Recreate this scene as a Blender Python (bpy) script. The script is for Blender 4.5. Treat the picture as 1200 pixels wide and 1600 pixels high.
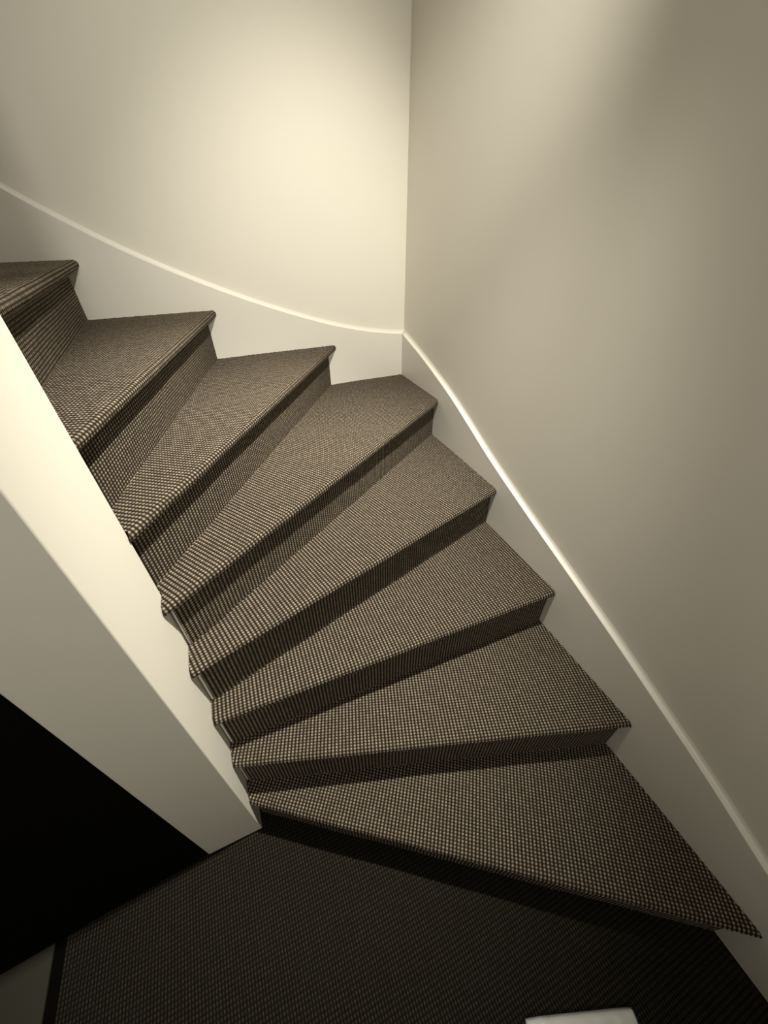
import bpy, bmesh, math, random
import numpy as np
from mathutils import Matrix, Vector

for o in list(bpy.data.objects): bpy.data.objects.remove(o)
sc = bpy.context.scene
COL = sc.collection
random.seed(7); RNG = np.random.default_rng(7)

# ------------------------------------------------------------------ camera
CAM_POS = (-0.912989, -1.885589, 1.638312)
CAM_R = CAM_U = CAM_F = None
def cam_axes(yaw, pit, rol):
    fw = np.array([math.sin(yaw)*math.cos(pit), math.cos(yaw)*math.cos(pit), -math.sin(pit)])
    r = np.array([math.cos(yaw), -math.sin(yaw), 0.]); u = np.cross(r, fw)
    return r*math.cos(rol)+u*math.sin(rol), u*math.cos(rol)-r*math.sin(rol), fw
r_, u_, f_ = cam_axes(math.radians(23.07894), math.radians(38.23906), math.radians(-0.44947))
cd = bpy.data.cameras.new('camera'); cam = bpy.data.objects.new('camera', cd); COL.objects.link(cam)
m = Matrix.Identity(4)
for i in range(3):
    m[i][0] = r_[i]; m[i][1] = u_[i]; m[i][2] = -f_[i]; m[i][3] = CAM_POS[i]
cam.matrix_world = m
cd.sensor_fit = 'AUTO'; cd.sensor_width = 36.0; cd.lens = 589.936/1600*36.0
cd.clip_start = 0.02
sc.camera = cam

# ------------------------------------------------------------------ world, lamp, exposure
w = bpy.data.worlds.new('night'); sc.world = w; w.use_nodes = True
w.node_tree.nodes['Background'].inputs[0].default_value = (1.0, 0.9, 0.75, 1)
w.node_tree.nodes['Background'].inputs[1].default_value = 0.0
vs = sc.view_settings
vs.view_transform = 'Standard'; vs.look = 'None'; vs.gamma = 1.0; vs.use_curve_mapping = False
vs.exposure = 0.1

# ceiling spotlight over the winders; two wall-fill heads and a hall fill added
LAMP = Vector((-0.33, -1.345, 2.85)); HALL_FILL = Vector((-0.9, -3.1, 2.0))
WARM = (1.0, 0.955, 0.815)
BEAMS = [(LAMP, (-0.77, -0.94, 0.68), 61, 355, 0.030), (LAMP, (-0.72, 0.0, 1.25), 82, 48, 0.030), (LAMP, (-0.40, 0.0, 1.0), 60, 92, 0.030),
         (HALL_FILL, (-0.8, 0.0, 1.2), 150, 44, 0.10)]
for P_, A_, S_, E_, R_ in BEAMS:
    ld = bpy.data.lights.new('beam', 'SPOT'); ld.energy = E_; ld.color = WARM
    ld.spot_size = math.radians(S_); ld.spot_blend = 1.0; ld.shadow_soft_size = R_
    lo = bpy.data.objects.new('beam', ld); COL.objects.link(lo); lo.location = P_
    lo.rotation_euler = (Vector(A_)-P_).to_track_quat('-Z', 'Y').to_euler()

# ------------------------------------------------------------------ helpers
def nt(name):
    mt = bpy.data.materials.new(name); mt.use_nodes = True
    t = mt.node_tree
    return mt, t, t.nodes['Principled BSDF']
def N(t, typ, **kw):
    n = t.nodes.new(typ)
    for k, v in kw.items(): setattr(n, k, v)
    return n
def math_(t, op, a, b=None, c=None):
    n = N(t, 'ShaderNodeMath', operation=op)
    for i, x in enumerate((a, b, c)):
        if x is None: continue
        if isinstance(x, (int, float)): n.inputs[i].default_value = x
        else: t.links.new(x, n.inputs[i])
    return n.outputs[0]

def plaster(name, col, rough, var=0.03, bump=0.02, scale=9.0):
    mt, t, b = nt(name)
    tc = N(t, 'ShaderNodeTexCoord')
    n1 = N(t, 'ShaderNodeTexNoise'); n1.inputs['Scale'].default_value = 2.3; n1.inputs['Detail'].default_value = 4
    t.links.new(tc.outputs['Object'], n1.inputs['Vector'])
    mx = N(t, 'ShaderNodeMix', data_type='RGBA')
    mx.inputs[6].default_value = tuple(c*(1-var) for c in col)+(1,)
    mx.inputs[7].default_value = tuple(min(1, c*(1+var)) for c in col)+(1,)
    t.links.new(n1.outputs['Fac'], mx.inputs[0]); t.links.new(mx.outputs[2], b.inputs['Base Color'])
    b.inputs['Roughness'].default_value = rough
    n2 = N(t, 'ShaderNodeTexNoise'); n2.inputs['Scale'].default_value = scale; n2.inputs['Detail'].default_value = 5
    t.links.new(tc.outputs['Object'], n2.inputs['Vector'])
    bp = N(t, 'ShaderNodeBump'); bp.inputs['Strength'].default_value = bump; bp.inputs['Distance'].default_value = 0.02
    t.links.new(n2.outputs['Fac'], bp.inputs['Height']); t.links.new(bp.outputs[0], b.inputs['Normal'])
    return mt

M_WALL = plaster('painted_plaster', (0.80, 0.765, 0.69), 0.75)
M_TRIM = plaster('painted_board', (0.82, 0.785, 0.725), 0.4, 0.01, 0.01, 5)
M_CEIL = plaster('ceiling_paint', (0.8, 0.77, 0.7), 0.9)
M_DARK = plaster('shade_and_gap_black', (0.003, 0.0027, 0.002), 0.95)  # even black for the added shade sheet and the floor gap
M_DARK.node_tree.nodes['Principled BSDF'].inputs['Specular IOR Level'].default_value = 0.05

def carpet(name, lo, hi, uvbump=False):
    """bouclé sisal weave: UV is in loop units, loop tops light, ground dark"""
    mt, t, b = nt(name)
    uv = N(t, 'ShaderNodeUVMap'); uv.uv_map = 'UVMap'
    sep = N(t, 'ShaderNodeSeparateXYZ'); t.links.new(uv.outputs[0], sep.inputs[0])
    U, V = sep.outputs[0], sep.outputs[1]
    def cosb(x):
        c = math_(t, 'COSINE', math_(t, 'MULTIPLY', x, 2*math.pi))
        return math_(t, 'MULTIPLY_ADD', c, 0.5, 0.5)
    cu, cv = cosb(U), cosb(V)
    h = math_(t, 'MULTIPLY', math_(t, 'POWER', cu, 0.9), math_(t, 'MULTIPLY_ADD', math_(t, 'POWER', cv, 0.8), 0.75, 0.25))
    # per-loop variation
    ru = math_(t, 'ROUND', U); rv = math_(t, 'ROUND', V)
    cmb = N(t, 'ShaderNodeCombineXYZ'); t.links.new(ru, cmb.inputs[0]); t.links.new(rv, cmb.inputs[1])
    wn = N(t, 'ShaderNodeTexWhiteNoise', noise_dimensions='2D'); t.links.new(cmb.outputs[0], wn.inputs[0])
    fib = N(t, 'ShaderNodeTexNoise'); fib.inputs['Scale'].default_value = 3.0; fib.inputs['Detail'].default_value = 3
    t.links.new(uv.outputs[0], fib.inputs['Vector'])
    mx = N(t, 'ShaderNodeMix', data_type='RGBA')
    mx.inputs[6].default_value = lo+(1,); mx.inputs[7].default_value = hi+(1,)
    rmp = N(t, 'ShaderNodeMapRange', interpolation_type='SMOOTHSTEP')
    rmp.inputs['From Min'].default_value = 0.10; rmp.inputs['From Max'].default_value = 0.95
    t.links.new(h, rmp.inputs['Value'])
    f = math_(t, 'MULTIPLY', rmp.outputs[0], math_(t, 'MULTIPLY_ADD', wn.outputs['Value'], 0.40, 0.60))
    f = math_(t, 'MULTIPLY', f, math_(t, 'MULTIPLY_ADD', fib.outputs['Fac'], 0.8, 0.55))
    t.links.new(f, mx.inputs[0]); t.links.new(mx.outputs[2], b.inputs['Base Color'])
    b.inputs['Roughness'].default_value = 0.95
    b.inputs['Specular IOR Level'].default_value = 0.12
    if uvbump:
        bp = N(t, 'ShaderNodeBump'); bp.inputs['Strength'].default_value = 0.8; bp.inputs['Distance'].default_value = 0.002
        t.links.new(h, bp.inputs['Height']); t.links.new(bp.outputs[0], b.inputs['Normal'])
    return mt
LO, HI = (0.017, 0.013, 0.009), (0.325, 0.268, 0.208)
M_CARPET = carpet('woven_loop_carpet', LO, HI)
M_CARPET_DIM = carpet('hall_carpet_dim', (0.008, 0.0065, 0.0045), (0.045, 0.040, 0.030), True)  # stair carpet darkened: the floor's dim light is put into the yarn colours


def link(name, me, mat, parent=None):
    o = bpy.data.objects.new(name, me); COL.objects.link(o)
    if mat: me.materials.append(mat)
    if parent: o.parent = parent
    return o
def struct(o): o['kind'] = 'structure'; return o
def bm_obj(name, bm, mat, parent=None, smooth=False):
    bmesh.ops.recalc_face_normals(bm, faces=bm.faces)
    me = bpy.data.meshes.new(name); bm.to_mesh(me); bm.free()
    if smooth:
        for p in me.polygons: p.use_smooth = True
    return link(name, me, mat, parent)
def box(name, lo, hi, mat, parent=None, bev=0.0, seg=3):
    bm = bmesh.new()
    v = [bm.verts.new((x, y, z)) for x in (lo[0], hi[0]) for y in (lo[1], hi[1]) for z in (lo[2], hi[2])]
    for f in ((0,1,3,2),(4,6,7,5),(0,4,5,1),(2,3,7,6),(0,2,6,4),(1,5,7,3)): bm.faces.new([v[i] for i in f])
    if bev: bmesh.ops.bevel(bm, geom=list(bm.edges), offset=bev, segments=seg, profile=0.5, affect='EDGES')
    o = bm_obj(name, bm, mat, parent)
    if bev:
        for p in o.data.polygons: p.use_smooth = True
        md = o.modifiers.new('wn', 'WEIGHTED_NORMAL'); md.keep_sharp = True
    return o

# ------------------------------------------------------------------ room shell
TK = 0.018                                   # thickness of the wall skirting
CEIL = 2.97
struct(box('wall_right', (TK, -3.3, -0.1), (TK+0.12, TK+0.12, 4.2), M_WALL))
struct(box('wall_back', (-3.6, TK, -0.1), (TK, TK+0.12, 4.2), M_WALL))
struct(box('wall_front', (-3.6, -3.42, -0.1), (TK+0.12, -3.3, CEIL), M_WALL))
struct(box('ceiling', (-3.72, -1.25, 4.08), (-1.75, TK+0.12, 4.2), M_CEIL))
struct(box('wall_left', (-3.72, -3.42, -0.1), (-3.6, TK+0.12, 4.2), M_WALL))
struct(box('ceiling', (-1.75, -3.42, CEIL), (TK+0.12, TK+0.12, CEIL+0.12), M_CEIL))
struct(box('ceiling', (-3.72, -3.42, CEIL), (-1.75, -1.25, CEIL+0.12), M_CEIL))
# inner pier that the flight winds around
PX0, PX1, PY0, PY1 = -1.338, -1.166, -1.402, -1.155
struct(box('wall_inner', (PX0, PY0, 0), (PX1, PY1, CEIL), M_WALL, bev=0.004))
# near-black sheet added to stand in for the shade under the upper flight
def prism(name, P, z0, z1, mat):
    bm = bmesh.new(); t_ = [bm.verts.new((x, y, z1)) for x, y in P]; b_ = [bm.verts.new((x, y, z0)) for x, y in P]
    bm.faces.new(t_); bm.faces.new(list(reversed(b_)))
    for i in range(len(P)): bm.faces.new((t_[i], b_[i], b_[(i+1) % len(P)], t_[(i+1) % len(P)]))
    return bm_obj(name, bm, mat)
struct(prism('shade_under_stairs', [(PX0, -1.399), (-3.6, -1.56), (-3.6, -1.50), (PX0, -1.34)], 0, 2.1, M_DARK))
# floors
def flat_floor(name, x0, x1, y0, y1, z0, z1, mat, pu, pv):
    bm = bmesh.new(); uvl = bm.loops.layers.uv.new('UVMap')
    v = [bm.verts.new((x, y, z)) for x in (x0, x1) for y in (y0, y1) for z in (z0, z1)]
    for f in ((0,1,3,2),(4,6,7,5),(0,4,5,1),(2,3,7,6),(0,2,6,4),(1,5,7,3)): bm.faces.new([v[i] for i in f])
    for f in bm.faces:
        for l in f.loops: l[uvl].uv = (l.vert.co.x/pu, l.vert.co.y/pv)
    return struct(bm_obj(name, bm, mat))
PU, PV = 0.01085, 0.0084
flat_floor('floor', -1.725, TK, -3.3, TK, -0.05, 0.0, M_CARPET_DIM, PV, PU)
M_LINO = plaster('smooth_floor', (0.035, 0.032, 0.022), 0.6, 0.08, 0.02, 20)
struct(box('floor', (-3.6, -3.3, -0.05), (-1.757, TK, 0.0), M_LINO))
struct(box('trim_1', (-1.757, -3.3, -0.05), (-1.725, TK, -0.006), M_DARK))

# ------------------------------------------------------------------ wall skirtings with a raked top
def catmull(P, n=14):
    out = []
    P = [2*np.array(P[0])-np.array(P[1])] + [np.array(p, float) for p in P] + [2*np.array(P[-1])-np.array(P[-2])]
    for i in range(1, len(P)-2):
        for k in range(n):
            s = k/n; a, b_, c, d = P[i-1:i+3]
            out.append(0.5*((2*b_)+(c-a)*s+(2*a-5*b_+4*c-d)*s*s+(3*b_-a-3*c+d)*s**3))
    out.append(P[-2]); return out
def skirting(name, pts, axis, mat):
    """pts: (distance along wall from corner, height of the top edge)"""
    C = catmull(pts)
    # cross-section of the top, from face (0) to wall (TK): small round-over, then a shallow plaster fillet
    prof = [(0.0, -0.0025), (0.0008, -0.0008), (0.0025, 0.0), (TK-0.009, 0.001), (TK-0.005, 0.003), (TK-0.002, 0.0075), (TK-0.0004, 0.013)]
    bm = bmesh.new(); rows = []
    for s, z in C:
        row = []
        for d, dz in [(0.0, -z)]+prof+[(TK, 0.0145), (TK, -z)]:
            zz = z+dz
            ss = s
            if axis == 'x': co = (-max(ss, 0)+ (d if s <= 0 else 0), d, zz)
            else:           co = (d, -max(ss, 0)+(d if s <= 0 else 0), zz)
            row.append(bm.verts.new(co))
        rows.append(row)
    k = len(rows[0])
    for a, b_ in zip(rows, rows[1:]):
        for i in range(k): bm.faces.new((a[i], b_[i], b_[(i+1) % k], a[(i+1) % k]))
    bm.faces.new(rows[0]); bm.faces.new(list(reversed(rows[-1])))
    o = bm_obj(name, bm, mat)
    for p in o.data.polygons: p.use_smooth = abs(p.normal.z) > 0.3
    return struct(o)
skirting('baseboard_back', [(0, 1.157), (0.11, 1.172), (0.238, 1.197), (0.425, 1.248), (0.695, 1.345), (0.92, 1.442), (1.108, 1.535),
                            (1.263, 1.626), (1.393, 1.712), (1.65, 1.90), (2.2, 2.32)], 'x', M_TRIM)
skirting('baseboard_right', [(0, 1.157), (0.24, 1.09), (0.482, 1.009), (0.66, 0.935), (0.839, 0.857), (1.084, 0.765), (1.312, 0.685), (1.522, 0.610),
                             (1.692, 0.545), (1.893, 0.467), (2.09, 0.380), (2.35, 0.27), (2.6, 0.16), (3.3, 0.12)], 'y', M_TRIM)

# ------------------------------------------------------------------ the staircase
H = 0.19
NOSE = {1: ((-1.166, -1.376), (0, -2.189)), 2: ((-1.166, -1.335), (0, -1.718)), 3: ((-1.166, -1.293), (0, -1.314)),
        4: ((-1.166, -1.259), (0, -0.911)), 5: ((-1.166, -1.212), (0, -0.405)), 6: ((-1.163, -1.166), (-0.358, 0)),
        7: ((-1.176, -1.111), (-0.865, 0)), 8: ((-1.243, -0.902), (-1.274, 0)), 9: ((-1.51, -1.15), (-1.53, 0)),
        10: ((-1.77, -1.15), (-1.78, 0)), 11: ((-2.02, -1.15), (-2.03, 0)), 12: ((-2.27, -1.15), (-2.28, 0))}
OV = {1: .022, 2: .019, 3: .022, 4: .026, 5: .028, 6: .034, 7: .040, 8: .046}
class Frame:
    def __init__(s, n):
        a, b_ = map(np.array, NOSE[n]); s.n = n; s.a = a.astype(float)
        s.e = (b_-a)/np.linalg.norm(b_-a)            # along the nosing, inner -> outer
        s.p = np.array([-s.e[1], s.e[0]])            # into the tread
        s.ov = OV.get(n, .04)
    def foot(s): return s.a+s.p*s.ov, s.e, s.p
FR = {n: Frame(n) for n in NOSE}
X_IN, Y_IN = PX1+0.002, PY1+0.002
def bounds(n, inset=0.0):
    """half planes (g, c): g.x <= c"""
    B = [(np.array([0, 1.]), 0.0-inset)]
    if n <= 5: B += [(np.array([1., 0]), 0.0-inset), (np.array([-1., 0]), -(X_IN+inset))]
    else: B += [(np.array([0, -1.]), -(Y_IN+inset))]
    return B
def inner_start(o, e, n):
    """where a carpet row starts: the stair well is everything outside the pier's quadrant"""
    lx = (X_IN-o[0])/e[0] if e[0] > 1e-6 else 9.0
    ly = (Y_IN-o[1])/e[1] if (e[1] > 1e-6 and n >= 4) else 9.0
    return min(lx, ly)
def interval(o, e, B, n=None):
    if n is not None:
        B = [q for q in B if q[0][0] != -1.0 and q[0][1] != -1.0]
        iv = interval(o, e, B)
        if iv is None: return None
        lo = max(iv[0], inner_start(o, e, n))
        return (lo, iv[1]) if iv[1]-lo > 1e-5 else None
    lo, hi = -9.0, 9.0
    for g, c in B:
        ge = g@e; r = c-g@o
        if abs(ge) < 1e-9:
            if r < 0: return None
            continue
        x = r/ge
        if ge > 0: hi = min(hi, x)
        else: lo = max(lo, x)
    return (lo, hi) if hi-lo > 1e-5 else None

AMP = 0.0021
RAD = 0.0130
S_ARC = math.radians(150)*RAD
def profile(fr):
    """arc-length profile of nosing and riser: s=0 at start of the arc; returns function s -> (w, dz, nw, nz), total length to riser foot"""
    th = math.radians(150)
    w1, z1 = RAD-RAD*math.sin(th), -RAD+RAD*math.cos(th)   # end of the arc
    w2, z2 = fr.ov, z1-0.022
    d12 = math.hypot(w2-w1, z2-z1)
    end = S_ARC+d12+(z2+H)
    def f(s):
        if s <= S_ARC:
            a = s/RAD
            return RAD-RAD*math.sin(a), -RAD+RAD*math.cos(a), -math.sin(a), math.cos(a)
        if s <= S_ARC+d12:
            q = (s-S_ARC)/d12; nx, nz = (z2-z1)/d12, -(w2-w1)/d12
            return w1+(w2-w1)*q, z1+(z2-z1)*q, nx, nz
        q = s-S_ARC-d12
        return w2, z2-q, -1.0, 0.0
    return f, S_ARC+d12, end
RAND = RNG.random((512, 512))
def disp(u, v):
    U, V = u/PU, v/PV
    cu = 0.5+0.5*np.cos(2*np.pi*U); cv = 0.5+0.5*np.cos(2*np.pi*V)
    r = RAND[np.round(U).astype(int) % 512, np.round(V).astype(int) % 512]
    return AMP*(cu**0.8)*(0.22+0.78*cv**0.8)*(0.72+0.5*r)
PH = [0.0]
def grid_mesh(name, rows, mat, parent, wob=0.0):
    """rows: list of (o2d, e2d, lo, hi, z, normal3, s)"""
    step = PU/4
    los = min(r[2] for r in rows); his = max(r[3] for r in rows)
    us = np.arange(math.floor(los/step)-1, math.ceil(his/step)+2)*step
    nr, nc = len(rows), len(us)
    co = np.zeros((nr, nc, 3)); uvs = np.zeros((nr, nc, 2)); cl = np.zeros((nr, nc), int)
    for j, (o, e, lo, hi, z, nrm, s) in enumerate(rows):
        # slightly frayed ends
        if wob: 
            a_ = wob*(math.sin(s*211)+math.sin(s*97+1)+1.2*math.sin(s*531+2))*0.33
            lo2, hi2 = lo, hi-abs(a_)
        else: lo2, hi2 = lo, hi
        if hi2 < lo2: hi2 = lo2+1e-5
        u = np.clip(us, lo2, hi2)
        cl[j] = np.where(us < lo2, -1, np.where(us > hi2, 1, 0))
        # hand-laid carpet: the rows wander a little
        d = disp(u, np.full_like(u, s))+0.0011*np.sin(u*14+o[0]*0+PH[0])*np.sin(u*5.3+PH[0]*2)
        base = np.stack([o[0]+e[0]*u, o[1]+e[1]*u, np.full_like(u, z)], 1)
        co[j] = base+np.outer(d, nrm)
        uvs[j] = np.stack([u/PU, np.full_like(u, s/PV)], 1)
    idx = np.arange(nr*nc).reshape(nr, nc)
    a, b_, c, d = idx[:-1, :-1], idx[:-1, 1:], idx[1:, 1:], idx[1:, :-1]
    C4 = np.stack([cl[:-1, :-1], cl[:-1, 1:], cl[1:, 1:], cl[1:, :-1]], -1)
    keep = ~((C4 == -1).all(-1) | (C4 == 1).all(-1))
    F = np.stack([a, b_, c, d], -1)[keep]
    used = np.unique(F); remap = np.full(nr*nc, -1); remap[used] = np.arange(len(used))
    F = remap[F]; V = co.reshape(-1, 3)[used]; UVv = uvs.reshape(-1, 2)[used]
    me = bpy.data.meshes.new(name)
    me.vertices.add(len(V)); me.vertices.foreach_set('co', V.ravel().astype(np.float32))
    me.loops.add(F.size); me.loops.foreach_set('vertex_index', F.ravel().astype(np.int32))
    me.polygons.add(len(F)); me.polygons.foreach_set('loop_start', (np.arange(len(F))*4).astype(np.int32))
    me.polygons.foreach_set('use_smooth', np.ones(len(F), bool))
    ul = me.uv_layers.new(name='UVMap'); ul.data.foreach_set('uv', UVv[F.ravel()].ravel().astype(np.float32))
    me.update(calc_edges=True); me.validate()
    return link(name, me, mat, parent)

def clip_poly(P, g, c):
    out = []
    for i in range(len(P)):
        p, q = P[i], P[(i+1) % len(P)]; dp, dq = c-g@p, c-g@q
        if dp >= 0: out.append(p)
        if dp*dq < 0: out.append(p+(q-p)*dp/(dp-dq))
    return out
stair = bpy.data.objects.new('staircase', None); COL.objects.link(stair)
stair['label'] = 'winding staircase clad in dark brown woven loop carpet, turning left around the pale pier'
stair['category'] = 'staircase'
LAST = 11
for n in range(1, LAST+1):
    fr, nx = FR[n], FR[n+1]
    ztop = n*H; PH[0] = n*1.3
    fo, fe, fp = nx.foot()
    back = (fp, fp@fo+0.006)                               # half plane in front of the next riser
    # timber core
    P = [np.array(p, float) for p in ((-3, -4), (1, -4), (1, 1), (-3, 1))]
    for g, c in bounds(n, 0.003): P = clip_poly(P, g, c)
    P = clip_poly(P, fp, fp@fo+0.004)
    P = clip_poly(P, -fr.p, -(fr.p@(fr.a+fr.p*(fr.ov+0.004))))
    zb = 0.002 if n <= 5 else ztop-H-0.10
    bm = bmesh.new()
    top = [bm.verts.new((p[0], p[1], ztop-0.003)) for p in P]; bot = [bm.verts.new((p[0], p[1], zb)) for p in P]
    bm.faces.new(top); bm.faces.new(list(reversed(bot)))
    for i in range(len(P)): bm.faces.new((top[i], bot[i], bot[(i+1) % len(P)], top[(i+1) % len(P)]))
    core = bm_obj('step', bm, M_TRIM, stair)
    # carpet on the tread
    B = bounds(n)+[back]
    prof, s_n, s_e = profile(fr)
    step = PV/4
    rows = []; k = 0
    while True:
        s = -k*step; v = RAD-s
        iv = interval(fr.a+fr.p*v, fr.e, B, n)
        if iv is None:
            if k > 3 and v > 0.05: break
            k += 1
            if k > 900: break
            continue
        rows.append((fr.a+fr.p*v, fr.e, iv[0], iv[1], ztop, np.array([0, 0, 1.]), s)); k += 1
    grid_mesh('tread_carpet', rows, M_CARPET, core, wob=0.0035)
    # nosing
    Bn = bounds(n)
    def rr(s0, s1, trim):
        out = []; ks = np.arange(math.floor(s0/step+.5), math.floor(s1/step+.5)+1)
        for kk in ks:
            s = kk*step; w_, dz, nw, nz = prof(min(max(s, s0), s1))
            o = fr.a+fr.p*w_; iv = interval(o, fr.e, Bn, n)
            if iv is None: continue
            zz = max(ztop+dz, ztop-H+0.001)
            out.append((o, fr.e, iv[0]+trim, iv[1], zz, np.array([fr.p[0]*nw, fr.p[1]*nw, nz]), s))
        return out
    grid_mesh('nosing_carpet', rr(0, s_n, 0.002), M_CARPET, core, wob=0.003)
    grid_mesh('riser_carpet', rr(s_n, s_e, 0.009), M_CARPET, core, wob=0.002)

# ------------------------------------------------------------------ unseen spotlight fixtures: stair lamp with added heads, added hall fill
def lathe(name, prof, mat, parent, seg=40):
    bm = bmesh.new(); rings = []
    for r, z in prof: rings.append([bm.verts.new((r*math.cos(2*math.pi*i/seg), r*math.sin(2*math.pi*i/seg), z)) for i in range(seg)])
    for a, b_ in zip(rings, rings[1:]):
        for i in range(seg): bm.faces.new((a[i], a[(i+1) % seg], b_[(i+1) % seg], b_[i]))
    return bm_obj(name, bm, mat, parent, True)
ml, t, b = nt('lit_lens'); b.inputs['Emission Color'].default_value = (1, .9, .72, 1); b.inputs['Emission Strength'].default_value = 4
def spotlight(P, heads, mount, label):
    """plate on the ceiling or wall, and one can per head; the beam leaves just in front of the lens"""
    e = bpy.data.objects.new('spotlight', None); COL.objects.link(e); e.location = mount
    e['label'] = label; e['category'] = 'spotlight'
    q = (P-mount); ax = q.to_track_quat('-Z', 'Y')
    pl = lathe('mounting_plate', [(0.0005, 0.0), (0.055, 0.0), (0.055, -0.012), (0.05, -0.016), (0.0005, -0.016)], M_TRIM, e)
    pl.rotation_euler = ax.to_euler()
    for A in heads:
        d = (Vector(A)-P).normalized()
        h = lathe('head', [(0.0005, 0.105), (0.022, 0.10), (0.03, 0.085), (0.034, 0.04), (0.036, 0.0355), (0.033, 0.0355), (0.030, 0.05)], M_TRIM, e)
        h.location = q; h.rotation_euler = d.to_track_quat('-Z', 'Y').to_euler()
        ln = lathe('lens', [(0.0005, 0.045), (0.031, 0.045)], ml, h)
spotlight(LAMP, [b_[1] for b_ in BEAMS[:3]], Vector((LAMP.x, LAMP.y, CEIL)), 'white ceiling spotlight over the winding stairs, two heads added as wall fill')
spotlight(HALL_FILL, [BEAMS[3][1]], Vector((HALL_FILL.x, -3.3, HALL_FILL.z)), 'small white fill spotlight added on the unseen wall facing the stairs')

# ------------------------------------------------------------------ plastic-wrapped white packet on the floor at the photographer's feet
mp, t, b = nt('white_plastic_wrap')
b.inputs['Base Color'].default_value = (0.80, 0.82, 0.82, 1); b.inputs['Roughness'].default_value = 0.28
b.inputs['Coat Weight'].default_value = 0.6; b.inputs['Coat Roughness'].default_value = 0.12
tc = N(t, 'ShaderNodeTexCoord'); nz = N(t, 'ShaderNodeTexNoise'); nz.inputs['Scale'].default_value = 22; nz.inputs['Detail'].default_value = 3
t.links.new(tc.outputs['Object'], nz.inputs['Vector'])
bp = N(t, 'ShaderNodeBump'); bp.inputs['Strength'].default_value = 0.5; bp.inputs['Distance'].default_value = 0.01
t.links.new(nz.outputs['Fac'], bp.inputs['Height']); t.links.new(bp.outputs[0], b.inputs['Normal'])
A0 = np.array([-0.609, -2.063]); A1 = np.array([-0.336, -2.161]); ex = (A1-A0)/np.linalg.norm(A1-A0); ey = np.array([ex[1], -ex[0]])
L_, W_, T_ = float(np.linalg.norm(A1-A0)), 0.21, 0.022
bm = bmesh.new(); nu, nv = 48, 36; g = {}
def sup(a): return math.copysign(abs(a)**0.6, a)
for side in (1, -1):
    for i in range(nu+1):
        for j in range(nv+1):
            a, c = i/nu*2-1, j/nv*2-1
            edge = max(abs(a), abs(c))
            th = T_*0.5*(max(0, 1-abs(a)**8)*max(0, 1-abs(c)**8))**0.5
            wr = 0.0022*math.sin(a*17+c*5)*math.sin(c*11-a*3)*(1-edge**6)
            rc = 1-0.02*(abs(a)*abs(c))**8
            x = (a*rc*0.5+0.5)*L_; y = (c*rc*0.5+0.5)*W_
            if side == -1 and edge > 0.999: g[(side, i, j)] = g[(1, i, j)]; continue
            g[(side, i, j)] = bm.verts.new((A0[0]+ex[0]*x+ey[0]*y, A0[1]+ex[1]*x+ey[1]*y, T_*0.5+0.0005+side*th+(wr if side > 0 else 0)))
    for i in range(nu):
        for j in range(nv):
            q = [g[(side, i, j)], g[(side, i+1, j)], g[(side, i+1, j+1)], g[(side, i, j+1)]]
            try: bm.faces.new(q)
            except ValueError: pass
pk = bm_obj('wrapped_packet', bm, mp, None, True)
pk['label'] = 'crumpled white plastic-wrapped packet lying on the dark carpeted floor'; pk['category'] = 'packet'
